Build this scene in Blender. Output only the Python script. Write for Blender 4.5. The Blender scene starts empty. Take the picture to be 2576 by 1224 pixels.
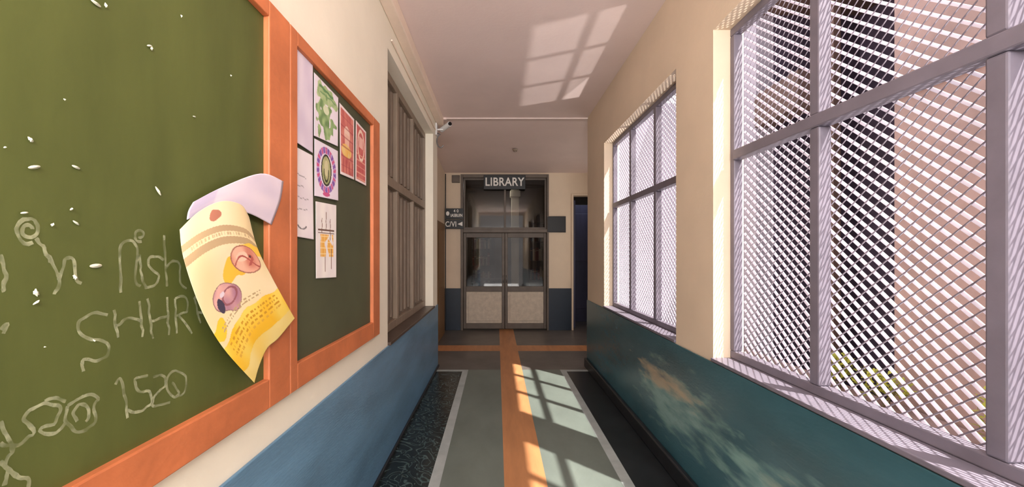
import bpy, bmesh, math, random
from mathutils import Vector, noise, Matrix
random.seed(4)
scene=bpy.context.scene
F=1000.0; VX=1250.0; VY=640.0; H=1.55
def lin(c):
    c=c/255.0
    return c/12.92 if c<=0.04045 else ((c+0.055)/1.055)**2.4
def L(c): return (lin(c[0]),lin(c[1]),lin(c[2]),1.0)
def P(px,py,X):
    Y=F*X/(px-VX)
    return Vector((X,Y,H+(VY-py)*Y/F))
# ---------------------------------------------------------------- materials
def mat(name,col,rough=0.6,var=0.12,scale=4.0,stretch=(1,1,1),bump=0.0,metal=0.0,spec=0.5,bscale=40,col2=None,coat=0.0):
    m=bpy.data.materials.new(name); m.use_nodes=True
    nt=m.node_tree; N=nt.nodes; K=nt.links
    b=N['Principled BSDF']
    b.inputs['Roughness'].default_value=rough; b.inputs['Metallic'].default_value=metal
    b.inputs['Specular IOR Level'].default_value=spec
    b.inputs['Coat Weight'].default_value=coat
    tc=N.new('ShaderNodeTexCoord'); mp=N.new('ShaderNodeMapping'); mp.inputs['Scale'].default_value=stretch
    K.new(tc.outputs['Object'],mp.inputs[0])
    n=N.new('ShaderNodeTexNoise'); n.inputs['Scale'].default_value=scale; n.inputs['Detail'].default_value=6
    n.inputs['Roughness'].default_value=0.6
    K.new(mp.outputs[0],n.inputs[0])
    r=N.new('ShaderNodeValToRGB'); r.color_ramp.elements[0].position=0.3; r.color_ramp.elements[1].position=0.7
    c=L(col)
    if col2: a=L(col2); z=c
    else:
        a=tuple(x*(1-var) for x in c[:3])+(1,); z=tuple(min(1,x*(1+var)) for x in c[:3])+(1,)
    r.color_ramp.elements[0].color=a; r.color_ramp.elements[1].color=z
    K.new(n.outputs['Fac'],r.inputs[0]); K.new(r.outputs[0],b.inputs['Base Color'])
    if bump>0:
        n2=N.new('ShaderNodeTexNoise'); n2.inputs['Scale'].default_value=bscale; n2.inputs['Detail'].default_value=4
        K.new(mp.outputs[0],n2.inputs[0])
        bp=N.new('ShaderNodeBump'); bp.inputs['Strength'].default_value=bump; bp.inputs['Distance'].default_value=0.01
        K.new(n2.outputs['Fac'],bp.inputs['Height']); K.new(bp.outputs[0],b.inputs['Normal'])
    return m
M={}
M['cream']=mat('cream_wall_paint',(244,237,220),0.65,0.05,1.5,bump=0.08)
M['tan']=mat('cream_wall_shade_tone',(222,202,178),0.65,0.06,1.5,bump=0.08)  # cream wall paint with its backlit shade put into the colour
M['ceil']=mat('ceiling_paint',(234,214,208),0.7,0.05,1.2,bump=0.1)
M['peach']=mat('peach_cornice_paint',(242,222,204),0.6,0.08,3)
M['blue']=mat('dado_lit_blue_tone',(98,138,168),0.34,0.22,2.2,(1,.6,3),bump=0.15)  # same dado paint as the teal side, lit tone put into the colour
M['orange']=mat('orange_frame_wood',(194,112,70),0.5,0.24,3.5,(4,1,1),bump=0.12)
M['green']=mat('chalkboard_green',(90,98,46),0.6,0.1,1.6,(1,2.2,.6),bump=0.03,col2=(70,78,32))
M['green2']=mat('pinboard_green',(74,77,54),0.65,0.16,2.2)
M['frame']=mat('grey_window_steel',(112,105,117),0.5,0.14,6)
M['brown']=mat('brown_shutter_wood',(124,108,94),0.55,0.22,5,(6,6,.7),bump=0.1)
M['brownl']=mat('brown_shutter_frame',(142,126,110),0.5,0.15,5,(4,4,.7))
M['doorfr']=mat('door_frame_wood',(98,86,76),0.5,0.2,5)
M['doorpan']=mat('door_cream_panel',(200,186,168),0.6,0.14,12,bump=0.5,bscale=14)
M['black']=mat('black_sign',(14,14,18),0.45,0.1,6)
M['white']=mat('white_lettering',(240,236,230),0.5,0.02,6)
M['fleck']=mat('pale_fleck',(206,208,190),0.6,0.2,60)
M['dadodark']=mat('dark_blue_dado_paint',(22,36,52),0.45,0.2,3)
M['skirt']=mat('dark_skirting',(32,34,38),0.35,0.3,5)
M['greyfl']=mat('grey_green_floor',(108,116,109),0.4,0.16,2.5,(1,.5,1),bump=0.05)
M['taupefl']=mat('taupe_floor',(98,92,88),0.38,0.22,3,bump=0.05)
M['orfl']=mat('orange_floor_stripe',(188,130,86),0.42,0.15,3,(4,.6,1),bump=0.05)
M['whfl']=mat('pale_floor_border',(168,174,172),0.4,0.15,6,bump=0.05)
M['dkfl']=mat('dark_floor_border',(32,35,38),0.3,0.3,5)
M['ledge']=mat('dark_ledge',(78,62,54),0.4,0.2,5)
M['pinkwall']=mat('pink_plaster',(150,124,119),0.8,0.18,2,bump=0.4,bscale=10)
M['mauve']=mat('mauve_dark_plaster',(66,54,72),0.8,0.2,2)
M['roofb']=mat('brown_eave',(84,62,56),0.8,0.2,3)
M['palewall']=mat('pale_plaster',(152,144,156),0.8,0.08,2)
M['lav']=mat('lavender_outer_plaster',(108,101,116),0.8,0.25,1.5)
M['metalw']=mat('white_plastic',(225,225,225),0.35,0.04,5)
M['metalg']=mat('grey_metal',(120,120,122),0.35,0.1,5,metal=0.6)
M['leaf']=mat('yellow_green_leaf',(160,158,60),0.6,0.25,6)
M['stem']=mat('stem_brown',(90,80,50),0.7,0.2,6)
M['bluedoor']=mat('blue_violet_door',(60,60,86),0.5,0.2,3,(3,3,.5))
M['browndoor']=mat('ochre_brown_door',(126,92,56),0.5,0.2,3,(3,3,.5))
M['shelf']=mat('dark_shelf_wood',(70,58,48),0.6,0.2,5)
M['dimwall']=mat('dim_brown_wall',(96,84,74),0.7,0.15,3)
for k,c in enumerate([(150,140,128),(96,80,66),(120,60,50),(70,84,96),(180,168,146)]): M['book%d'%k]=mat('book_cover_%d'%k,c,.6,.1,5)
def marble():
    m=mat('marbled_dark_border',(30,36,38),0.25,0.2,5); nt=m.node_tree; N=nt.nodes; K=nt.links
    b=N['Principled BSDF']; tc=N.new('ShaderNodeTexCoord')
    n=N.new('ShaderNodeTexNoise'); n.inputs['Scale'].default_value=5.5; n.inputs['Detail'].default_value=1; n.inputs['Distortion'].default_value=3.5
    K.new(tc.outputs['Object'],n.inputs[0])
    r=N.new('ShaderNodeValToRGB'); e=r.color_ramp.elements
    e[0].position=.45; e[0].color=L((22,30,32)); e[1].position=.55; e[1].color=L((25,33,35))
    x=e.new(.50); x.color=L((76,94,94))
    K.new(n.outputs['Fac'],r.inputs[0]); K.new(r.outputs[0],b.inputs['Base Color'])
    return m
M['marble']=marble()
def painted_reflections():
    m=mat('teal_dado_painted_light',(56,94,104),0.25,0.2,2.0,(1,.6,2),bump=0.12); nt=m.node_tree; N=nt.nodes; K=nt.links  # same dado paint as the blue side, shaded tone put into the colour
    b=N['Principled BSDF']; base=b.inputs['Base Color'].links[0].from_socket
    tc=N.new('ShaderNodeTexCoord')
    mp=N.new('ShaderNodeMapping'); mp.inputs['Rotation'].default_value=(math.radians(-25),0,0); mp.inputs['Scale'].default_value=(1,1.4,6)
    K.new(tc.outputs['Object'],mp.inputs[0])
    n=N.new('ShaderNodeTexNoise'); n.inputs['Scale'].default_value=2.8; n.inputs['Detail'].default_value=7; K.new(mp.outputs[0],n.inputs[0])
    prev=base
    for (cy,cz,ry,rz,col,rot) in [(2.80,.48,.80,.25,(136,172,164),.62),(3.0,.60,.55,.09,(186,154,118),.6),(1.75,.38,.50,.26,(132,170,164),.6),(1.6,.50,.26,.08,(156,150,126),.5)]:  # light reflected off the floor, painted on as pale and tan patches
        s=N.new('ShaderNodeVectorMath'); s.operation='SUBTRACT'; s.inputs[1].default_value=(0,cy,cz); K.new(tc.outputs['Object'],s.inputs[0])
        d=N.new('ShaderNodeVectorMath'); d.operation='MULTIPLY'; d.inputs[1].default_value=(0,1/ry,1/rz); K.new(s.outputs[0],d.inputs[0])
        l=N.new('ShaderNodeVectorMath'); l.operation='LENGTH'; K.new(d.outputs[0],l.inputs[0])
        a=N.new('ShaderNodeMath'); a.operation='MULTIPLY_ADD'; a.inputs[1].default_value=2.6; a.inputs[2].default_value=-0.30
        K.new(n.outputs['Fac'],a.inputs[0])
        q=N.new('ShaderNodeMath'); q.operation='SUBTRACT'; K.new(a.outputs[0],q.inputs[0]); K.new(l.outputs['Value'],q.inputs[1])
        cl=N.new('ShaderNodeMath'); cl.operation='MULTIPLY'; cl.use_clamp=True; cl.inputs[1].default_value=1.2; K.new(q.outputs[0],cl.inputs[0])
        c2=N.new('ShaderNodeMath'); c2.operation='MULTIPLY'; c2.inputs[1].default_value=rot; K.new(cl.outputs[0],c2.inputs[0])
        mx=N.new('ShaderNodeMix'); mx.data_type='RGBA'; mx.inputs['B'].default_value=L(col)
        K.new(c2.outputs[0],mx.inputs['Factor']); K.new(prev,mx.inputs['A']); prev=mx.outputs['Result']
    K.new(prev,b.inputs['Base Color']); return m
M['teal']=painted_reflections()
def glassmat():
    m=bpy.data.materials.new('tinted_door_glass'); m.use_nodes=True; nt=m.node_tree; N=nt.nodes; K=nt.links
    t=N.new('ShaderNodeBsdfTransparent'); t.inputs[0].default_value=(.62,.60,.57,1)
    g=N.new('ShaderNodeBsdfGlossy'); g.inputs['Roughness'].default_value=.03; g.inputs['Color'].default_value=(.8,.8,.8,1)
    n=N.new('ShaderNodeTexNoise'); n.inputs['Scale'].default_value=3
    r=N.new('ShaderNodeMapRange'); r.inputs[3].default_value=.02; r.inputs[4].default_value=.05; K.new(n.outputs['Fac'],r.inputs[0])
    mx=N.new('ShaderNodeMixShader'); K.new(r.outputs[0],mx.inputs[0]); K.new(t.outputs[0],mx.inputs[1]); K.new(g.outputs[0],mx.inputs[2]); K.new(mx.outputs[0],N['Material Output'].inputs[0])
    return m
M['glass']=glassmat()
def strandmat(nm,col,f):  # translucency added to brighten the inner side of the strands
    m=mat(nm,col,0.5,0.05,20); nt=m.node_tree; N=nt.nodes; K=nt.links
    b=N['Principled BSDF']; t=N.new('ShaderNodeBsdfTranslucent'); t.inputs[0].default_value=L(col)
    mx=N.new('ShaderNodeMixShader'); mx.inputs[0].default_value=f
    K.new(b.outputs[0],mx.inputs[1]); K.new(t.outputs[0],mx.inputs[2]); K.new(mx.outputs[0],N['Material Output'].inputs[0]); return m
M['wire']=strandmat('wire_sunlit_tone',(228,223,230),.55)  # sunlit look of the mesh put into a white strand colour
M['wireg']=strandmat('wire_shaded_tone',(150,140,152),.3)  # same mesh, darker strand tone put into the colour
def chalkmat():
    m=mat('chalk',(194,198,162),0.9,0.1,30); nt=m.node_tree; N=nt.nodes; K=nt.links
    b=N['Principled BSDF']; tc=N.new('ShaderNodeTexCoord'); n=N.new('ShaderNodeTexNoise'); n.inputs['Scale'].default_value=40; n.inputs['Detail'].default_value=6
    K.new(tc.outputs['Object'],n.inputs[0]); r=N.new('ShaderNodeMapRange'); r.inputs[1].default_value=.35; r.inputs[2].default_value=.75; r.inputs[3].default_value=.10; r.inputs[4].default_value=.72
    K.new(n.outputs['Fac'],r.inputs[0]); K.new(r.outputs[0],b.inputs['Alpha']); return m
M['chalk']=chalkmat()
def papermat():
    m=bpy.data.materials.new('printed_paper'); m.use_nodes=True; nt=m.node_tree; N=nt.nodes; K=nt.links
    b=N['Principled BSDF']; b.inputs['Roughness'].default_value=.7
    a=N.new('ShaderNodeAttribute'); a.attribute_name='print'; K.new(a.outputs['Color'],b.inputs['Base Color'])
    n=N.new('ShaderNodeTexNoise'); n.inputs['Scale'].default_value=18; tc=N.new('ShaderNodeTexCoord'); K.new(tc.outputs['Object'],n.inputs[0])
    bp=N.new('ShaderNodeBump'); bp.inputs['Strength'].default_value=.12; bp.inputs['Distance'].default_value=.01; K.new(n.outputs['Fac'],bp.inputs['Height']); K.new(bp.outputs[0],b.inputs['Normal'])
    return m
M['paper']=papermat()
# ---------------------------------------------------------------- object helpers
def link(o,parent=None,label=None,cat=None,kind=None,group=None):
    scene.collection.objects.link(o)
    if parent:
        o.parent=parent; o.location=Vector(o.location)-parent.location
    if label:o['label']=label
    if cat:o['category']=cat
    if kind:o['kind']=kind
    if group:o['group']=group
    return o
def empty(name,loc,label,cat,kind=None,group=None):
    o=bpy.data.objects.new(name,None); o.location=loc; o.empty_display_size=.1
    return link(o,None,label,cat,kind,group)
def boxes(name,bl,mats,bevel=0,**kw):
    me=bpy.data.meshes.new(name); bm=bmesh.new()
    for b in bl:
        x0,x1,y0,y1,z0,z1=b[:6]; mi=b[6] if len(b)>6 else 0
        v=[bm.verts.new((x,y,z)) for x in(x0,x1) for y in(y0,y1) for z in(z0,z1)]
        for f in((0,1,3,2),(4,6,7,5),(0,4,5,1),(2,3,7,6),(0,2,6,4),(1,5,7,3)):
            fa=bm.faces.new([v[i] for i in f]); fa.material_index=mi
    bmesh.ops.recalc_face_normals(bm,faces=bm.faces)
    bm.to_mesh(me); bm.free()
    for m in mats: me.materials.append(M[m])
    o=bpy.data.objects.new(name,me)
    if bevel:
        md=o.modifiers.new('bevel','BEVEL'); md.width=bevel; md.segments=2; md.limit_method='ANGLE'
    return link(o,**kw)
def meshobj(name,verts,faces,mats,smooth=False,mi=None,**kw):
    me=bpy.data.meshes.new(name); me.from_pydata([tuple(v) for v in verts],[],faces)
    for m in mats: me.materials.append(M[m])
    if mi:
        for p,k in zip(me.polygons,mi): p.material_index=k
    if smooth:
        for p in me.polygons:p.use_smooth=True
    me.update()
    return link(bpy.data.objects.new(name,me),**kw)
def tube(name,pts,r,m,seg=8,**kw):
    cu=bpy.data.curves.new(name,'CURVE'); cu.dimensions='3D'; cu.bevel_depth=r; cu.bevel_resolution=3; cu.use_fill_caps=True
    sp=cu.splines.new('POLY'); sp.points.add(len(pts)-1)
    for p,q in zip(sp.points,pts): p.co=(*q,1)
    o=bpy.data.objects.new(name,cu); scene.collection.objects.link(o)
    dg=bpy.context.evaluated_depsgraph_get(); me=bpy.data.meshes.new_from_object(o.evaluated_get(dg))
    bpy.data.objects.remove(o); me.materials.clear(); me.materials.append(M[m])
    for p in me.polygons:p.use_smooth=True
    return link(bpy.data.objects.new(name,me),**kw)
def text(name,s,loc,size,m,parent,sx=1.0,bold=.0):
    cu=bpy.data.curves.new(name,'FONT'); cu.body=s; cu.size=size; cu.align_x='CENTER'; cu.align_y='CENTER'; cu.extrude=.004; cu.offset=bold
    cu.space_character=1.05
    o=bpy.data.objects.new(name,cu); scene.collection.objects.link(o)
    dg=bpy.context.evaluated_depsgraph_get(); me=bpy.data.meshes.new_from_object(o.evaluated_get(dg))
    bpy.data.objects.remove(o); me.materials.clear(); me.materials.append(M[m])
    for v in me.vertices: v.co=Vector((v.co.x*sx,-v.co.z,v.co.y))
    o=bpy.data.objects.new(name,me); o.location=loc
    return link(o,parent=parent)
S=dict(kind='structure')
# ---------------------------------------------------------------- room shell
XL=-.83; XR=1.262; XO=1.44; D1=5.53; DL=8.16; CZ=3.45; CF=3.21; BK=-3.0
boxes('wall_left',[(-1.12,XL,BK,3.02,0,CZ),(-1.12,XL,3.02,5.17,0,.86),(-1.12,XL,3.02,5.17,3.12,CZ),(-1.12,XL,5.17,D1,0,CZ)],['cream'],label='cream painted corridor wall with shuttered opening',**S)
boxes('wall_right',[(XR,XO,BK,.46,0,CZ),(XR,XO,2.32,2.80,0,CZ),(XR,XO,4.68,D1,0,CZ),
   (XR,XO,.46,2.32,0,.93),(XR,XO,2.80,4.68,0,.93),(XR,XO,.46,2.32,2.86,CZ),(XR,XO,2.80,4.68,2.86,CZ)],['tan'],label='shade-toned cream corridor wall with two window openings',**S)
xs=[-1.3,-.83,-.46,-.385,.05,.34,.85,.925,1.262,1.42,2.7]; ys=[BK,5.28,5.36,6.40,6.80,8.3,10.2]
me=bpy.data.meshes.new('floor'); bm=bmesh.new()
g=[[bm.verts.new((x,y,0)) for y in ys] for x in xs]
for i in range(len(xs)-1):
    for j in range(len(ys)-1):
        xc=(xs[i]+xs[i+1])/2; yc=(ys[j]+ys[j+1])/2
        if xc>1.42 and yc<5.36: continue
        f=bm.faces.new((g[i][j],g[i+1][j],g[i+1][j+1],g[i][j+1]))
        st=.05<xc<.34
        if yc<5.28: k=2 if st else (0 if -.385<xc<.85 else (3 if(-.46<xc<-.385 or .85<xc<.925) else (4 if xc<0 else 5)))
        elif yc<5.36: k=2 if st else (0 if -.385<xc<.85 else 3)
        elif yc<6.4: k=2 if st else 1
        elif yc<6.8: k=2
        elif yc<8.3: k=2 if st else 1
        else: k=1
        f.material_index=k
bmesh.ops.delete(bm,geom=[v for v in bm.verts if not v.link_faces],context='VERTS')
bm.to_mesh(me); bm.free()
for m in['greyfl','taupefl','orfl','whfl','marble','dkfl']: me.materials.append(M[m])
fl=bpy.data.objects.new('floor',me); link(fl,label='painted floor with orange centre stripe and pale borders',**S)
cv=[(-1.3,BK,CZ),(XO,BK,CZ),(XO,D1,CZ),(-1.3,D1,CZ),(-1.3,BK,CZ+.15),(XO,BK,CZ+.15),(XO,D1,CZ+.15),(-1.3,D1,CZ+.15),
    (-1.3,D1,CZ),(2.7,D1,CZ),(2.7,DL+.2,CF),(-1.3,DL+.2,CF),(-1.3,D1,CZ+.15),(2.7,D1,CZ+.15),(2.7,DL+.2,CF+.3),(-1.3,DL+.2,CF+.3)]
cf=[(0,1,2,3),(4,7,6,5),(0,4,5,1),(1,5,6,2),(0,3,7,4),(8,9,10,11),(12,15,14,13),(9,13,14,10),(10,14,15,11),(8,11,15,12),(2,6,7,3)]
meshobj('ceiling',cv,cf,['ceil'],label='pinkish plaster ceiling',**S)
boxes('trim_1',[(XL,-.74,1.8,D1,3.34,CZ)],['peach'],.01,label='peach cornice box over shutters',**S)
boxes('trim_2',[(XL,-.70,D1-.03,D1+.01,CZ-.03,CZ-.001),(-.74,XR,D1-.02,D1+.015,CZ-.018,CZ-.001)],['ceil'],.004,label='thin pale ceiling joint strip',**S)
boxes('trim_3',[(XL,XL+.012,BK,D1,.0,.86)],['blue'],.003,label='dado painted in its lit blue tone',**S)
boxes('trim_4',[(XR-.012,XR,BK,D1,.0,.925)],['teal'],.003,label='teal dado in shaded tone with painted floor reflections',**S)
boxes('baseboard_right',[(XR-.05,XR-.012,BK,D1,0,.12)],['skirt'],.01,label='dark skirting',**S)
boxes('baseboard_left',[(XL+.012,XL+.03,BK,D1,0,.03)],['skirt'],.005,label='dark low skirting',**S)
boxes('trim_5',[(-1.0,XL+.025,3.02,5.17,.86,.885)],['ledge'],.004,label='dark brown ledge below shutters',**S)
boxes('trim_6',[(XR-.015,XO+.02,.46,2.32,.93,.95),(XR-.015,XO+.02,2.80,4.68,.93,.95)],['frame'],.004,label='grey window sills',**S)
boxes('wall_hall_side',[(-1.3,-1.07,D1,DL,0,CZ)],['tan'],label='hall side wall',**S)
boxes('wall_hall_return',[(XO,2.7,D1-.12,D1,0,CZ),(2.5,2.7,D1,DL,0,CZ),(XO,2.7,D1-.14,D1-.12,-.3,CZ+.15,1)],['tan','lav'],label='hall return wall with lavender grey outer face',**S)
W=.18
boxes('wall_back',[(-1.3,-.74,DL,DL+W,0,CF+.1),(1.06,1.56,DL,DL+W,0,CF+.1),(2.06,2.7,DL,DL+W,0,CF+.1),(1.56,2.06,DL,DL+W,2.77,CF+.1),(-.74,1.06,DL,DL+W,3.19,CF+.1),
   (-1.3,2.7,10.1,10.2,0,3.3,1),(-1.3,-1.2,DL+W,10.1,0,3.3,1),(2.6,2.7,DL+W,10.1,0,3.3,1),(1.2,1.3,DL+W,10.1,0,3.3,1)],['tan','dimwall'],label='shade-toned cream end wall around library doors',**S)
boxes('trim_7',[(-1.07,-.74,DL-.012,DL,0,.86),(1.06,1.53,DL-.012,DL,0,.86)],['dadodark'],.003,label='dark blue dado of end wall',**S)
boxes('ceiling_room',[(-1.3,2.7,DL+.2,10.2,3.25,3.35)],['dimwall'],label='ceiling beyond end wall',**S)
# ---------------------------------------------------------------- steel windows
def steel_window(n,y0,y1,ms,label):
    z0,z1,zr=.95,2.86,2.12; a,b=1.36,1.41
    bl=[(a,b,y0,y1,z0,z0+.045),(a,b,y0,y1,z1-.045,z1),(a,b,y0,y0+.04,z0+.045,z1-.045),(a,b,y1-.04,y1,z0+.045,z1-.045),(a-.01,b,y0+.04,y1-.04,zr-.028,zr+.028)]
    for m in ms:
        bl+=[(a-.004,b,m-.026,m+.026,z0+.045,zr-.028),(a-.004,b,m-.026,m+.026,zr+.028,z1-.045)]
    w=boxes('window_%d'%n,bl,['frame'],.006,label=label,**S)
    V=[];Fc=[];MI=[]
    s=.86
    def strand(sg,c,wd,dp,xc):
        pts=[]
        for yy in(y0+.02,y1-.02):
            z=sg*s*yy+c
            if z0+.02<=z<=z1-.02: pts.append((yy,z))
        for zz in(z0+.02,z1-.02):
            y=(zz-c)/(sg*s)
            if y0+.02<y<y1-.02: pts.append((y,zz))
        if len(pts)<2: return
        p,q=pts[0],pts[1]; d=Vector((q[0]-p[0],q[1]-p[1])); 
        if d.length<.01:return
        nrm=Vector((-d.y,d.x)).normalized()
        if nrm.y<0:nrm=-nrm
        k=len(V)
        for e in(p,q):
            for (u,x) in((-wd/2,xc-dp/2),(wd/2,xc-dp/2+.003),(wd/2,xc+dp/2+.003),(-wd/2,xc+dp/2)):
                V.append((x,e[0]+nrm.x*u,e[1]+nrm.y*u))
        for i in range(4):
            j=(i+1)%4; Fc.append((k+i,k+j,k+4+j,k+4+i))
        Fc.append((k,k+1,k+2,k+3)); Fc.append((k+7,k+6,k+5,k+4))
        MI.extend([0 if sg>0 else 1]*6)
    c=-3.0
    while c<6:
        strand(1,c,.0095,.005,1.432); strand(-1,c,.0052,.004,1.427); c+=.049
    meshobj('wire_mesh',V,Fc,['wire','wireg'],mi=MI,parent=w,label='diamond wire mesh with painted lit and shaded strands')
steel_window(1,2.80,4.68,[3.42,4.05],'grey steel window with diamond wire mesh')
steel_window(2,.46,2.32,[1.08,1.70],'large grey steel window with diamond wire mesh')
# ---------------------------------------------------------------- brown shutter window
bl=[];x0,x1=-.99,-.93
Y0,Y1,Z0,Z1,ZR=3.02,5.17,.885,3.12,2.18
bl+=[(x0,x1,Y0,Y1,Z0,Z0+.07,1),(x0,x1,Y0,Y1,Z1-.07,Z1,1),(x0,x1,Y0,Y0+.06,Z0+.07,Z1-.07,1),(x0,x1,Y1-.06,Y1,Z0+.07,Z1-.07,1),(x0,x1+.01,Y0+.06,Y1-.06,ZR-.04,ZR+.04,1)]
cols=[Y0+.06,3.72,4.42,Y1-.06]
for c in cols[1:-1]:
    bl+=[(x0,x1+.005,c-.03,c+.03,Z0+.07,ZR-.04,1),(x0,x1+.005,c-.03,c+.03,ZR+.04,Z1-.07,1)]
for i in range(3):
    a=cols[i]+(.03 if i else 0); b=cols[i+1]-(.03 if i<2 else 0)
    n=4; w=(b-a)/n
    for (za,zb) in((Z0+.07,ZR-.04),(ZR+.04,Z1-.07)):
        for k in range(n):
            bl.append((x0,x1-.035,a+k*w+.006,a+(k+1)*w-.006,za,zb,0))
            bl.append((x0,x1-.018,a+k*w+w*.3,a+k*w+w*.62,za+.03,zb-.03,0))
        bl.append((x0-.01,x1-.05,a,b,za,zb,0))
boxes('window_3',bl,['brown','brownl'],.004,label='brown wooden shutter window with vertical slats',**S)
# ---------------------------------------------------------------- library entrance
boxes('trim_8',[(-.74,-.69,DL-.05,DL+.12,0,3.19),(1.02,1.06,DL-.05,DL+.12,0,3.19),(-.69,1.02,DL-.05,DL+.12,3.12,3.19),(-.69,1.02,DL-.05,DL+.12,2.0,2.07)],['doorfr'],.006,label='dark wood door surround',**S)
def leaf(n,xa,xb,hs):
    r=boxes('door_%d'%n,[(xa,xa+.055,DL,DL+.045,.03,1.995),(xb-.055,xb,DL,DL+.045,.03,1.995),(xa+.055,xb-.055,DL,DL+.045,.03,.14),
       (xa+.055,xb-.055,DL,DL+.045,.79,.90),(xa+.055,xb-.055,DL,DL+.045,1.90,1.995)],['doorfr'],.005,label='brown wooden library door leaf, glazed above',**S)
    boxes('glass_pane',[(xa+.055,xb-.055,DL+.018,DL+.026,.90,1.90)],['glass'],parent=r,label='tinted clear glass')
    boxes('lower_panel',[(xa+.055,xb-.055,DL+.018,DL+.03,.14,.79),(xa+.10,xb-.10,DL+.006,DL+.018,.19,.74)],['doorpan'],.006,parent=r,label='cream embossed panel')
    hx=xb-.028 if hs>0 else xa+.028
    tube('handle',[(hx,DL,.98),(hx,DL-.04,.98),(hx,DL-.04,1.12),(hx,DL,1.12)],.008,'metalg',parent=r,label='grey metal pull handle')
leaf(1,-.685,.158,1); leaf(2,.166,1.015,-1)
w4=boxes('window_4',[(-.685,1.015,DL,DL+.045,2.07,2.11),(-.685,1.015,DL,DL+.045,3.08,3.12),(-.685,-.65,DL,DL+.045,2.11,3.08),(.98,1.015,DL,DL+.045,2.11,3.08),(.145,.185,DL-.01,DL+.045,2.11,3.08)],['doorfr'],.004,label='dark transom window above library doors',**S)
boxes('glass_pane',[(-.65,.98,DL+.02,DL+.026,2.11,3.08)],['glass'],parent=w4,label='tinted clear glass')
def bookcase(x0,x1,y0,y1,h,nsh,label):
    r=empty('bookcase',((x0+x1)/2,(y0+y1)/2,0),label,'bookcase')
    bl=[(x0,x0+.03,y0,y1,0,h),(x1-.03,x1,y0,y1,0,h),(x0+.03,x1-.03,y1-.02,y1,0,h)]
    for k in range(nsh+1):
        z=.08+k*(h-.12)/nsh; bl.append((x0+.03,x1-.03,y0,y1-.02,z,z+.025))
    boxes('case',bl,['shelf'],.003,parent=r)
    z0=[.08+k*(h-.12)/nsh+.026 for k in range(nsh)]
    for z in z0:
        if z<.75: continue
        x=x0+.04
        while x<x1-.09:
            w=random.uniform(.03,.055); hh=random.uniform(.2,.3)
            if random.random()<.85:
                boxes('book',[(x,x+w-.004,y0+.03,y0+.2,z,z+hh),(x-.001,x+w-.003,y0+.028,y0+.034,z+hh*.75,z+hh*.8,1)],['book%d'%random.randint(0,4),'book4'],.002,label='cloth bound library book standing on shelf',cat='book',group='books on library shelves')
            x+=w
bookcase(-.62,-.05,9.35,9.7,2.1,5,'dark wooden bookcase filled with books inside library')
bookcase(.72,1.12,9.0,9.3,2.3,5,'dark wooden narrow bookcase with books inside library')
boxes('trim_10',[(.34,.52,9.3,9.48,0,3.25),(.31,.55,9.27,9.51,2.9,3.05),(.31,.55,9.27,9.51,0,.15)],['cream'],.01,label='pale square pillar inside library',**S)
tb=empty('reading_table',(0.0,8.85,0),'dark wooden reading table inside library','table')
boxes('table_top',[(-.5,.2,8.6,9.05,.98,1.02)],['shelf'],.005,parent=tb)
for (a,b) in((-.47,8.63),(.13,8.63),(-.47,8.98),(.13,8.98)):
    boxes('leg',[(a,a+.04,b,b+.04,0,.98),(a-.004,a+.044,b-.004,b+.044,.9,.96)],['shelf'],.003,parent=tb)
sg=empty('library_sign',(.155,DL-.06,2.88),'black rectangular sign with white capital lettering above doors','sign')
boxes('sign_board',[(-.27,.58,DL-.085,DL-.055,2.875,3.165)],['black'],.006,parent=sg)
text('lettering','LIBRARY',(.155,DL-.087,3.02),.235,'white',sg,.86,.004)
s2=empty('direction_sign',(-.87,DL-.03,2.27),'small black sign with round emblem and white lettering','sign')
boxes('sign_board',[(-1.055,-.68,DL-.075,DL-.052,2.275,2.49)],['black'],.004,parent=s2)
text('lettering','4 0',(-.83,DL-.077,2.435),.085,'white',s2,.9,.001)
text('lettering','IASBUIN',(-.82,DL-.077,2.345),.085,'white',s2,.75,.002)
n=16; vs=[(-1.0+.035*math.cos(2*math.pi*i/n),DL-.079,2.385+.045*math.sin(2*math.pi*i/n)) for i in range(n)]
meshobj('emblem',vs,[tuple(range(n))],['white'],parent=s2,label='round white emblem')
s3=empty('direction_sign',(-.87,DL-.03,2.07),'small black sign with white arrow and handwritten letters','sign')
boxes('sign_board',[(-1.055,-.68,DL-.075,DL-.052,2.075,2.262)],['black'],.004,parent=s3)
text('lettering','C/VI',(-.935,DL-.077,2.165),.15,'white',s3,.8,.002)
meshobj('arrow',[(-.80,DL-.079,2.17),(-.70,DL-.079,2.13),(-.70,DL-.079,2.22)],[(0,1,2)],['white'],parent=s3,label='white arrowhead')
s4=empty('wall_plaque',(1.215,DL-.01,2.015),'plain black plaque on shade-toned cream wall beside doors','sign')
boxes('sign_board',[(1.03,1.40,DL-.035-.02,DL-.033,2.015,2.325)],['black'],.005,parent=s4)
boxes('mounting_frame',[(1.065,1.41,DL-.033,DL-.001,2.005,2.335)],['skirt'],.002,parent=s4)
boxes('door_3',[(-1.07,-1.03,6.9,7.85,.0,2.15),(-1.03,-1.02,7.0,7.75,.2,.95),(-1.03,-1.02,7.0,7.75,1.1,2.0)],['browndoor'],.006,label='ochre brown side door',**S)
boxes('door_4',[(1.62,1.66,DL+.25,DL+1.1,0,2.7),(1.66,2.3,DL+1.06,DL+1.1,0,2.7),(1.75,2.2,DL+1.04,DL+1.06,.3,1.2),(1.75,2.2,DL+1.04,DL+1.06,1.4,2.5)],['bluedoor'],.006,label='dark blue violet door seen through opening',**S)
boxes('trim_9',[(1.53,1.57,DL-.02,DL+W+.01,0,2.80),(1.57,2.06,DL-.02,DL+W+.01,2.76,2.80)],['tan'],.005,label='shade-toned cream doorway trim',**S)
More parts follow.
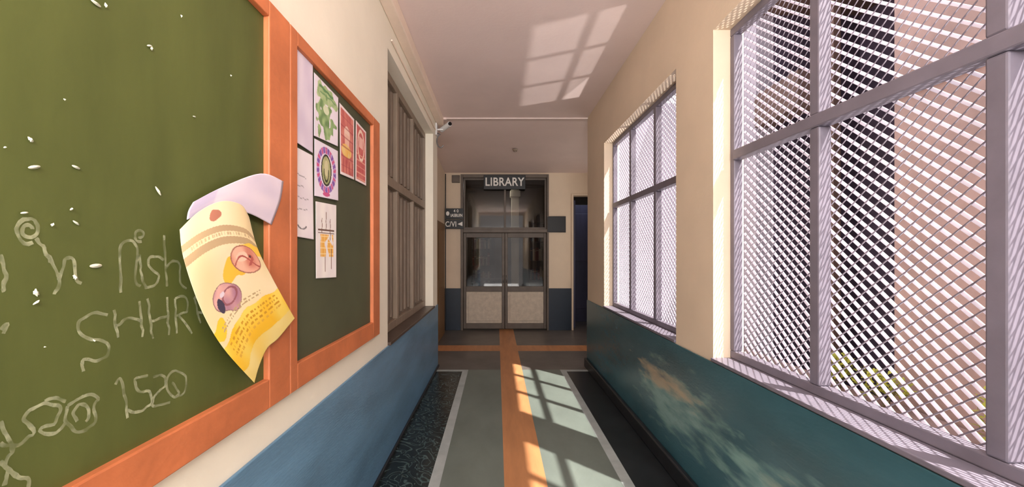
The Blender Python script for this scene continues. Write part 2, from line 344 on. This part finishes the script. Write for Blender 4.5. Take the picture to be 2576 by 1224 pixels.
# ---------------------------------------------------------------- boards
def board(rootname,y0,y1,yi0,yi1,surf,label,cat):
    z0,z1,zi0,zi1=1.012,2.44,1.115,2.383
    r=empty(rootname,(XL,(y0+y1)/2,z0),label,cat)
    a,b=XL+.001,XL+.035
    for (ya,yb,za,zb) in((y0,yi0,z0,z1),(yi1,y1,z0,z1),(yi0,yi1,z0,zi0),(yi0,yi1,zi1,z1)):
        boxes('frame_rail',[(a,b,ya,yb,za,zb)],['orange'],.004,parent=r,label='orange painted wooden frame piece')
    boxes('board_surface',[(a,XL+.014,yi0,yi1,zi0,zi1)],[surf],parent=r)
    return r
cb=board('chalkboard',-1.2,1.528,-1.1,1.39,'green','large green chalkboard in orange wooden frame with chalk scribbles','chalkboard')
nb=board('notice_board',1.532,2.70,1.587,2.56,'green2','dark green notice board in orange frame holding paper drawings','notice board')
XB=XL+.0155
def circ(cx,cy,rx,ry,a0=0,a1=380,n=18): return [(cx+rx*math.cos(math.radians(a0+(a1-a0)*i/n)),cy+ry*math.sin(math.radians(a0+(a1-a0)*i/n))) for i in range(n+1)]
def spiral(cx,cy,r,turns=2.0,n=34): return [(cx+r*(1-.75*i/n)*math.cos(6.283*turns*i/n+1.2),cy+r*(1-.75*i/n)*math.sin(6.283*turns*i/n+1.2)) for i in range(n+1)]
def spline(pts,k=6):
    if len(pts)<3: return [tuple(Vector(pts[0]).lerp(Vector(pts[1]),t/6)) for t in range(7)]
    o=[]
    for i in range(len(pts)-1):
        p0=Vector(pts[max(i-1,0)]);p1=Vector(pts[i]);p2=Vector(pts[i+1]);p3=Vector(pts[min(i+2,len(pts)-1)])
        for j in range(k):
            t=j/k; o.append(tuple(.5*((2*p1)+(p2-p0)*t+(2*p0-5*p1+4*p2-p3)*t*t+(3*p1-p0-3*p2+p3)*t**3)))
    o.append(tuple(pts[-1])); return o
words=[
 [spiral(72,577,36,1.8),[(0,640),(14,690),(8,725),(0,730)],[(88,600),(110,625),(125,660)],[(118,640),(150,700),(135,740)],[(148,705),(165,655),(185,650),(190,700),(205,712)]],
 [spiral(352,590,17,1.2),[(305,735),(302,625),(322,606),(346,620),(340,700),(352,720)],[(352,640),(358,700),(372,722)],[(412,652),(385,645),(372,668),(398,690),(392,716),(365,722)],[(412,592),(420,720)],[(418,675),(436,655),(450,668),(455,712),(470,725)]],
 [[(270,792),(228,788),(196,818),(218,848),(262,858),(272,884),(246,908),(212,904),(208,932)],[(286,778),(296,848)],[(350,757),(358,846)],[(292,822),(320,800),(354,806)],[(372,752),(384,850)],[(420,745),(424,842)],[(378,806),(424,794)],[(440,748),(446,838)],[(440,748),(468,750),(470,782),(446,792)],[(452,792),(482,838)],[(490,748),(503,810)],[(490,748),(514,752),(520,778),(500,785)]],
 [[(288,966),(304,952),(316,1000),(320,1052)],[(372,944),(342,952),(346,982),(376,986),(380,1016),(350,1034),(322,1030)],[(384,950),(408,942),(416,965),(392,995),(384,1020),(425,1010)],circ(444,965,26,34,0,370),[(430,960),(450,985),(440,1000)]],
 [[(0,1112),(40,1120),(84,1085),(60,1050),(100,1018),(150,1022),(140,1060),(100,1082),(140,1090),(165,1060)],[(170,1020),(165,1060),(200,1085),(240,1060),(235,1020),(250,1000),(220,990),(195,1005),(170,1020)],[(195,1060),(185,1035),(205,1015),(225,1030),(215,1060)],[(165,1010),(140,1000),(110,1010)]],
 [[(0,1060),(16,1092),(30,1130),(14,1165),(40,1196),(70,1204),(74,1224)],[(0,1160),(20,1180),(10,1224)]],
 [[(0,830),(18,812),(10,840)]]]
for wi,wd in enumerate(words):
    V=[];Fc=[]
    for st in wd:
        pts=spline(st) if len(st)<16 else st
        pp=[]
        for (a,b) in pts:
            a+=noise.noise(Vector((a*.05,b*.05,wi)))*5; b+=noise.noise(Vector((a*.05,b*.05,wi+9)))*5
            p=P(a,b,XB); pp.append(Vector((p.y,p.z)))
        k=len(V)
        for i,p in enumerate(pp):
            d=(pp[min(i+1,len(pp)-1)]-pp[max(i-1,0)]); d=d.normalized() if d.length>1e-6 else Vector((1,0)); nn=Vector((-d.y,d.x))
            w=.0032+.0014*noise.noise(Vector((i*.4,wi,0)))
            V+= [(XB,p.x+nn.x*w,p.y+nn.y*w),(XB,p.x-nn.x*w,p.y-nn.y*w)]
            if i: Fc.append((k+2*i-2,k+2*i-1,k+2*i+1,k+2*i))
    meshobj('chalk_writing',V,Fc,['chalk'],parent=cb,label='faint white chalk scribble')
fl_=[(375,115,10,0),(380,122,8,1),(455,40,6,1),(488,293,7,0),(580,190,4,1),(75,350,11,1),(85,420,18,0),(190,420,13,0),(397,480,15,0),(160,250,4,1),(240,8,17,0),(265,14,9,1),(60,535,11,0),(130,565,9,1),(178,525,7,1),(190,560,11,0),(240,668,20,0),(188,697,11,1),(88,735,15,1),(90,760,11,0),(10,370,5,1),(235,856,5,0),(110,872,3,1)]
for i,(a,b,r,t) in enumerate(fl_):
    c=P(a,b,XB+.001); sc=c.y/F; an=random.uniform(-.5,.9) if not t else random.uniform(0,3); r=r*sc
    V=[];n=12
    V.append((c.x+.005,c.y,c.z))
    for k in range(n):
        q=2*math.pi*k/n; ru=r*math.cos(q); rv=r*.26*math.sin(q)*(1 if abs(math.cos(q))<.9 else .3)
        if t: ru*=random.uniform(.3,1.0); rv*=random.uniform(.8,2.4)
        V.append((c.x+.001,c.y+(ru*math.cos(an)-rv*math.sin(an))*.8,c.z-(ru*math.sin(an)+rv*math.cos(an))))
    meshobj('paint_fleck',V,[(0,1+k,1+(k+1)%n) for k in range(n)],['fleck'],parent=cb,label='small pale peeling fleck')
# ---------------------------------------------------------------- papers
def poly_at(pts,t):
    ls=[(Vector(pts[i+1])-Vector(pts[i])).length for i in range(len(pts)-1)]; T=sum(ls)*t
    for i,l in enumerate(ls):
        if T<=l or i==len(ls)-1: return Vector(pts[i]).lerp(Vector(pts[i+1]),min(1,T/l if l else 0))
        T-=l
def paper(name,top,right,bottom,left,colf,off,label,cat='paper',nu=50,nv=60,group=None,thick=.0012):
    T=spline(top);R=spline(right);B=spline(bottom);Lf=spline(left)
    V=[];C=[]
    for j in range(nv+1):
        v=j/nv
        for i in range(nu+1):
            u=i/nu
            p=(1-v)*poly_at(T,u)+v*poly_at(B,u)+(1-u)*poly_at(Lf,v)+u*poly_at(R,v)-((1-u)*(1-v)*Vector(T[0])+u*(1-v)*Vector(T[-1])+(1-u)*v*Vector(B[0])+u*v*Vector(B[-1]))
            V.append(P(p.x,p.y,XL+off(u,v))); C.append(L(colf(u,v)))
    Fc=[(j*(nu+1)+i,(j+1)*(nu+1)+i,(j+1)*(nu+1)+i+1,j*(nu+1)+i+1) for j in range(nv) for i in range(nu)]
    base=Vector((sum(v.x for v in V)/len(V),sum(v.y for v in V)/len(V),min(v.z for v in V)))
    me=bpy.data.meshes.new(name); me.from_pydata([tuple(v-base) for v in V],[],Fc)
    at=me.color_attributes.new('print','FLOAT_COLOR','POINT')
    for i,c in enumerate(C): at.data[i].color=c
    me.materials.append(M['paper'])
    for p in me.polygons:p.use_smooth=True
    o=bpy.data.objects.new(name,me); o.location=base
    md=o.modifiers.new('thick','SOLIDIFY'); md.thickness=thick; md.offset=0
    link(o,label=label,cat=cat,group=group); return o
def nz(u,v,s,k=0): return noise.noise(Vector((u*s,v*s,k)))
def ell(u,v,cu,cv,ru,rv,a=0):
    du=u-cu;dv=v-cv; x=du*math.cos(a)+dv*math.sin(a); y=-du*math.sin(a)+dv*math.cos(a)
    return math.hypot(x/ru,y/rv)
def mixc(a,b,t): t=max(0,min(1,t)); return tuple(a[i]*(1-t)+b[i]*t for i in range(3))
def quad(tl,tr,br,bl): return [tl,tr],[tr,br],[bl,br],[tl,bl]
def sheet(q,colf,label,nm='paper_sheet'):
    t,r,b,l=quad(*q); ph=random.random()*6
    return paper(nm,t,r,b,l,colf,lambda u,v:.0195+.003*math.sin(u*3+ph)*v+.003*v*v,label,'paper',70,90,group='papers pinned on the notice board',thick=.0008)
def c_lil(u,v): 
    c=(228,216,232); return mixc(c,(212,198,220),.5+nz(u,v,3)) 
def c_green(u,v):
    c=(236,226,238)
    if ell(u,v,.5,.2,.42,.16)+nz(u,v,6)*.6<1: c=mixc((150,178,120),(190,206,160),.5+nz(u,v,9,3))
    if ell(u,v,.45,.62,.34,.3)+nz(u,v,7,2)*.8<1: c=mixc((164,190,134),(112,144,92),.5+nz(u,v,8,5)*1.4)
    if abs(v-.12-nz(u,0,5)*.03)<.025 and .2<u<.8: c=(96,140,90)
    if abs(v-.20-nz(u,3,5)*.03)<.012 and .25<u<.9: c=(110,150,100)
    if ell(u,v,.5,.45,.12,.08)<1: c=(216,222,190)
    return c
def c_red(u,v):
    if u<.07 or u>.93 or v<.04 or v>.96: return (238,224,226)
    c=mixc((190,96,92),(216,136,122),.5+nz(u,v,6))
    if ell(u,v,.5,.36,.2,.12)<1: c=(240,206,190)
    if .35<u<.65 and .36<v<.62: c=(236,190,170)
    if ell(u,v,.45,.62,.35,.10)<1: c=mixc((240,186,92),(232,204,140),.5+nz(u,v,9))
    if abs(math.sin(v*22))<.18: c=mixc(c,(150,60,66),.5)
    if v>.75 and abs(math.sin(u*14))<.3: c=(170,70,76)
    return c
def c_red2(u,v):
    if u<.1 or u>.9 or v<.04 or v>.96: return (238,220,220)
    c=mixc((186,78,82),(206,120,110),.5+nz(u,v,6,4))
    if .3<u<.7 and .2<v<.4: c=(232,180,170)
    if abs(ell(u,v,.5,.35,.3,.25)-1)<.12: c=(240,208,190)
    if v>.5 and abs(math.sin(v*30))<.3: c=(226,160,140)
    return c
def c_sk(u,v):
    c=mixc((242,234,238),(230,220,230),.5+nz(u,v,3,1))
    for k,(vv,a,b) in enumerate([(.3,.2,.7),(.42,.15,.6),(.55,.3,.8),(.68,.2,.75)]):
        if abs(v-vv-.02*nz(u,k,5))<.005 and a<u<b: c=(160,150,160)
    if abs(ell(u,v,.5,.86,.18,.04)-1)<.18 and v>.86: c=(110,104,110)
    return c
def c_wr(u,v):
    c=(232,222,236); d=ell(u,v,.5,.48,.36,.38); a=math.atan2(v-.48,u-.5)
    if .82<d<1.14:
        k=math.sin(a*13)+.8*nz(u,v,16); c=(132,88,170) if k>.35 else ((206,90,140) if k<-.5 else (190,166,212))
    if ell(u,v,.5,.48,.22,.30)<1: c=(52,44,44)
    if ell(u,v,.5,.48,.18,.26)<1: c=mixc((150,160,104),(190,186,140),.5+nz(u,v,8))
    if ell(u,v,.5,.44,.08,.15)<1 : c=(206,200,160)
    if .95<ell(u,v,.5,.50,.09,.17)<1.25 and v>.46: c=(60,60,44)
    if v>.88 and ell(u,v,.5,.93,.15,.04)<1: c=(206,90,140)
    return c
def c_ch(u,v):
    c=mixc((246,240,236),(234,226,228),.5+nz(u,v,4))
    if .22<u<.85 and .42<v<.72 and nz(u,v,5,8)>-.25:
        c=(238,178,84)
        if abs(math.sin(u*22))<.25 or abs(math.sin(v*42))<.25: c=(252,226,170)
    if .1<u<.9 and (abs(v-.36)<.012 or abs(v-.40)<.008): c=(96,62,50)
    for uu,a,b in((.3,.2,.4),(.5,.12,.36),(.7,.2,.5),(.45,.72,.92),(.75,.6,.88)):
        if abs(u-uu-.01*nz(0,v,9))<.014 and a<v<b: c=(120,80,60)
    return c
sheet([(730,109),(787,150),(787,385),(730,347)],c_lil,'blank lilac sheet of paper')
sheet([(790,182),(851,246),(850,368),(790,341)],c_green,'paper with green painted picture')
sheet([(854,258),(891,300),(891,452),(856,437)],c_red,'paper with red and cream building drawing')
sheet([(895,302),(921,332),(921,467),(894,453)],c_red2,'narrow red printed paper')
sheet([(731,362),(786,391),(789,602),(731,592)],c_sk,'pale paper with faint pencil sketches')
sheet([(791,348),(850,380),(851,504),(791,492)],c_wr,'paper with purple flower wreath drawing')
sheet([(794,506),(846,516),(846,697),(795,700)],c_ch,'white paper with orange grid and brown lines')
paper('folded_paper',[(486,508),(560,470),(655,436),(713,456)],[(713,456),(705,505),(683,565)],[(470,552),(560,528),(625,536),(683,565)],[(486,508),(474,530),(470,552)],
  lambda u,v:mixc((230,216,230),(196,186,214),(.8 if u<.28 else .2)+nz(u,v,3)*.5),lambda u,v:.037+.008*math.sin(u*3.1)*(.4+.6*v),'crumpled lilac paper sheet hanging over board frame',nu=40,nv=30)
def c_post(u,v):
    c=mixc((248,230,190),(238,216,166),.5+nz(u,v,2.5))
    t=v-.10*(u)+.03
    if .125<t<.165 : c=mixc(c,(184,156,118),.85)
    if .20<t<.25 : c=mixc(c,(184,156,118),.85)
    if .17<t<.19 and nz(u,2,40)>0 and .1<u<.9: c=(206,182,140)
    if ell(u,v,.5,.075,.07,.035)+.3*nz(u,v,20)<1: c=(184,120,98)
    if ell(u,v,.88,.34,.16,.055)+nz(u,v,8)*.7<1: c=(250,202,76)
    if ell(u,v,.54,.45,.14,.07)+nz(u,v,8,2)*.7<1: c=(250,196,66)
    if ell(u,v,.10,.66,.11,.05)+nz(u,v,8,4)*.7<1: c=(252,200,54)
    # oval printed photograph of pink food
    d=ell(u,v,.74,.41,.17,.098,.15)
    if d<1.06: c=(170,108,92)
    if d<.98: c=mixc((214,136,116),(242,190,164),.5+nz(u,v,7)*1.6)
    if d<.98 and ell(u,v,.70,.385,.07,.035)+.3*nz(u,v,15)<1: c=(246,206,182)
    if d<.98 and abs(v-.43-.05*math.sin(u*16))<.007: c=(176,84,76)
    if d<.98 and abs(u-.78-.03*math.sin(v*50))<.018 and .38<v<.46: c=(182,92,84)
    if ell(u,v,.79,.395,.014,.010)<1: c=(80,50,44)
    # second printed photograph, pink and grey triangle with dark corner
    d=ell(u,v,.36,.56,.17,.080,.3)+nz(u,v,6,7)*.35
    if d<1.08: c=(150,112,112)
    if d<1: c=mixc((232,180,170),(172,124,146),.5+nz(u,v,7,3)*1.7)
    if d<1 and abs(ell(u,v,.40,.57,.10,.045)-1)<.12: c=(150,90,100)
    if ell(u,v,.25,.575,.05,.045,.5)+.4*nz(u,v,14)<1: c=(66,58,80)
    if ell(u,v,.32,.53,.035,.014)<1: c=(224,210,222)
    y=.69+.02*nz(u,1,5)+.05*(1-u)
    if v>y: c=mixc((250,196,44),(253,220,98),.5+nz(u,v,5,2)*1.4)
    if v>.91+.04*nz(u,3,4): c=mixc((250,216,110),(248,228,156),.5+nz(u,v,4))
    for k in range(4):
        vv=.73+.03*k+.04*(1-u)
        if abs(v-vv)<.007 and nz(u,k,30,k*3.)>-.02 and .08<u<.92: c=(214,156,40) if k<3 else (232,178,66)
    for k in range(2):
        vv=.640+.02*k+.03*(1-u)
        if abs(v-vv)<.005 and nz(u,7+k,34)>-.05 and .12<u<.75: c=(190,164,120)
    return c
paper('hanging_poster',[(452,577),(500,532),(555,506),(605,514),(626,545)],[(626,545),(648,625),(692,712),(741,800)],[(640,962),(652,920),(672,875),(700,850),(741,800)],
  [(452,577),(462,650),(505,775),(560,872),(640,962)],c_post,lambda u,v:.050+.018*math.sin(v*3.14)+.012*math.sin(u*3.14)*(1-v)+.004*math.sin(v*9),'loose yellow and cream food poster hanging tilted from the board','poster',nu=170,nv=260)
# ---------------------------------------------------------------- CCTV etc.
cc=empty('security_camera',(XL,5.42,3.30),'small white security camera on wall bracket with dangling cable','camera')
boxes('bracket',[(XL+.0,XL+.02,5.36,5.46,3.17,3.33),(XL+.02,XL+.10,5.40,5.42,3.24,3.26)],['metalw'],.004,parent=cc)
tube('camera_body',[(XL+.07,5.47,3.265),(XL+.20,5.30,3.29)],.034,'metalw',parent=cc,label='white cylindrical camera body')
tube('lens',[(XL+.195,5.307,3.289),(XL+.21,5.287,3.292)],.025,'black',parent=cc,label='black lens')
tube('cable',[(XL+.02,5.41,3.2)]+[(XL+.06+.05*math.cos(a),5.43,3.10+.09*math.sin(a)) for a in [x*.4 for x in range(4,15)]],.008,'metalg',parent=cc,label='grey looped cable')
cd=tube('wall_conduit',[(XL+.010,3.1,3.22),(XL+.010,4.8,3.22),(XL+.010,5.3,3.22)],.007,'peach',label='thin painted conduit running along lintel',cat='pipe')
def disc(name,c,r,h,label,cat):
    bm=bmesh.new(); bmesh.ops.create_cone(bm,cap_ends=True,segments=24,radius1=r*.75,radius2=r,depth=h)
    bmesh.ops.create_cone(bm,cap_ends=True,segments=16,radius1=r*.3,radius2=r*.35,depth=h*.5,matrix=Matrix.Translation((0,0,-h*.7)))
    me=bpy.data.meshes.new(name); bm.to_mesh(me); bm.free(); me.materials.append(M['brownl'])
    o=bpy.data.objects.new(name,me); o.location=c; link(o,label=label,cat=cat)
disc('ceiling_detector',(.31,6.75,3.322),.045,.03,'small round brownish detector on hall ceiling','detector')
tube('corner_pipe',[(-1.05,8.13,3.2),(-1.05,8.13,0.0)],.010,'skirt',label='dark vertical pipe in hall corner',cat='pipe')
jb=boxes('junction_box',[(-.92,-.76,DL-.06,DL,3.02,3.17),(-.90,-.78,DL-.066,DL-.06,3.04,3.15)],['doorfr'],.004,label='brown junction box near ceiling',cat='box')
# ---------------------------------------------------------------- exterior
FX=4.5
boxes('courtyard_building',[(FX,FX+.3,-3,4.5,-1,6,0),(FX,FX+.3,6.9,7.6,-1,6,2),(FX+1.8,FX+2,4.4,7.0,-1,6,1),(FX+.3,FX+1.8,4.4,4.5,-1,6,1),(FX+.3,FX+1.8,6.9,7.0,-1,6,1),(FX,FX+.3,7.6,30,-1,5.2,2),
   (FX-.05,FX+2,4.5,6.9,5.7,6,3),(FX,FX+2,4.5,6.9,-1,-.8,1),(FX-.03,FX+.3,5.9,6.9,3.75,4.3,3),(FX+.2,FX+.3,5.55,5.75,-1,5.7,3),(FX-.05,FX,-3,4.5,3.3,3.4,0)],['pinkwall','mauve','palewall','roofb'],label='pink plastered building across courtyard with dark recess',cat='building')
def shrub(loc,r,h,seed,label):
    rd=random.Random(seed); rt=empty('shrub',loc,label,'plant',group='courtyard shrubs')
    V=[];Fc=[]
    for i in range(220):
        a=rd.uniform(0,6.28); q=rd.random()**.5; z=rd.random(); rr=r*q*(1-.5*abs(z-.5))
        c=Vector((rr*math.cos(a),rr*math.sin(a),.12+z*h)); d=Vector((rd.uniform(-1,1),rd.uniform(-1,1),rd.uniform(-.2,1))).normalized(); s=d.cross(Vector((0,0,1))).normalized(); l=rd.uniform(.05,.10); k=len(V)
        V+=[c,c+d*l*.5+s*l*.25,c+d*l,c+d*l*.5-s*l*.25]; Fc.append((k,k+1,k+2,k+3))
    o=meshobj('foliage',V,Fc,['leaf'],parent=rt); o.location=(0,0,0)
    for i in range(4):
        a=i*1.6; t=tube('stem',[(0.02*i,0,0.012),(.3*r*math.cos(a),.3*r*math.sin(a),h*.5),(.6*r*math.cos(a),.6*r*math.sin(a),h)],.008,'stem',parent=rt); t.location=(0,0,0)
boxes('courtyard_kerb',[(3.9,FX-.06,1.5,8,-.35,-.1)],['pinkwall'],.01,label='pink concrete planting kerb along building',cat='kerb')
shrub((4.18,4.9,-.1),.20,.30,1,'small yellow green shrub against building')
shrub((4.18,4.3,-.1),.22,.24,2,'low yellow green shrub against building')
shrub((4.15,3.25,-.1),.16,.40,3,'small green shrub against building')
# ---------------------------------------------------------------- lights, world, camera
def sun(name,d,e,ang,col):
    l=bpy.data.lights.new(name,'SUN'); l.energy=e; l.angle=math.radians(ang); l.color=col
    o=bpy.data.objects.new(name,l); o.rotation_euler=Vector(d).to_track_quat('-Z','Y').to_euler(); scene.collection.objects.link(o)
sun('sun',(-.42,.40,-1),19,1.0,(1,.95,.88))
sun('courtyard_bounce_sun',(-.46,.20,1),3.8,1.8,(1,.94,.90))
def area(name,loc,d,sx,sy,e,col):
    l=bpy.data.lights.new(name,'AREA'); l.shape='RECTANGLE'; l.size=sx; l.size_y=sy; l.energy=e; l.color=col
    o=bpy.data.objects.new(name,l); o.location=loc; o.rotation_euler=Vector(d).to_track_quat('-Z','Y').to_euler(); scene.collection.objects.link(o)
area('corridor_high_fill',(.2,-1.6,2.62),(0,1,-.1),1.8,.22,135,(1,.98,.96))  # added fill light behind the camera, no fixture there
area('corridor_low_fill',(.2,-1.6,.06),(0,.15,1),1.6,1.6,80,(1,.98,.96))  # added upward fill to brighten the ceiling, not a real lamp
area('hall_side_fill',(2.4,6.9,1.8),(-1,0,.05),1.6,2.2,12,(1,.92,.84))  # added fill hidden round the hall corner, no window there
area('library_fill',(-.2,9.2,3.15),(0,0,-1),.8,.3,9,(1,.95,.88))  # added fill to brighten the library interior, unseen source
area('side_room_fill',(2.0,8.8,3.1),(0,0,-1),.3,.3,3,(.8,.85,1))  # added bluish fill for the side room, unseen source
w=bpy.data.worlds.new('world'); scene.world=w; w.use_nodes=True; bg=w.node_tree.nodes['Background']
tc=w.node_tree.nodes.new('ShaderNodeTexCoord'); sp=w.node_tree.nodes.new('ShaderNodeSeparateXYZ'); rp=w.node_tree.nodes.new('ShaderNodeValToRGB')
w.node_tree.links.new(tc.outputs['Generated'],sp.inputs[0]); w.node_tree.links.new(sp.outputs['Z'],rp.inputs[0])
rp.color_ramp.elements[0].color=(.83,.78,.78,1); rp.color_ramp.elements[1].color=(.80,.88,1,1); w.node_tree.links.new(rp.outputs[0],bg.inputs[0])
bg.inputs[1].default_value=2.1
cam=bpy.data.cameras.new('camera'); cam.sensor_width=36; cam.lens=F/2576*36; cam.shift_x=(1288-VX)/2576; cam.shift_y=(VY-612)/2576; cam.clip_start=.02
co=bpy.data.objects.new('camera',cam); co.location=(0,0,H); co.rotation_euler=(math.radians(90),0,0); scene.collection.objects.link(co); scene.camera=co
scene.view_settings.view_transform='Standard'
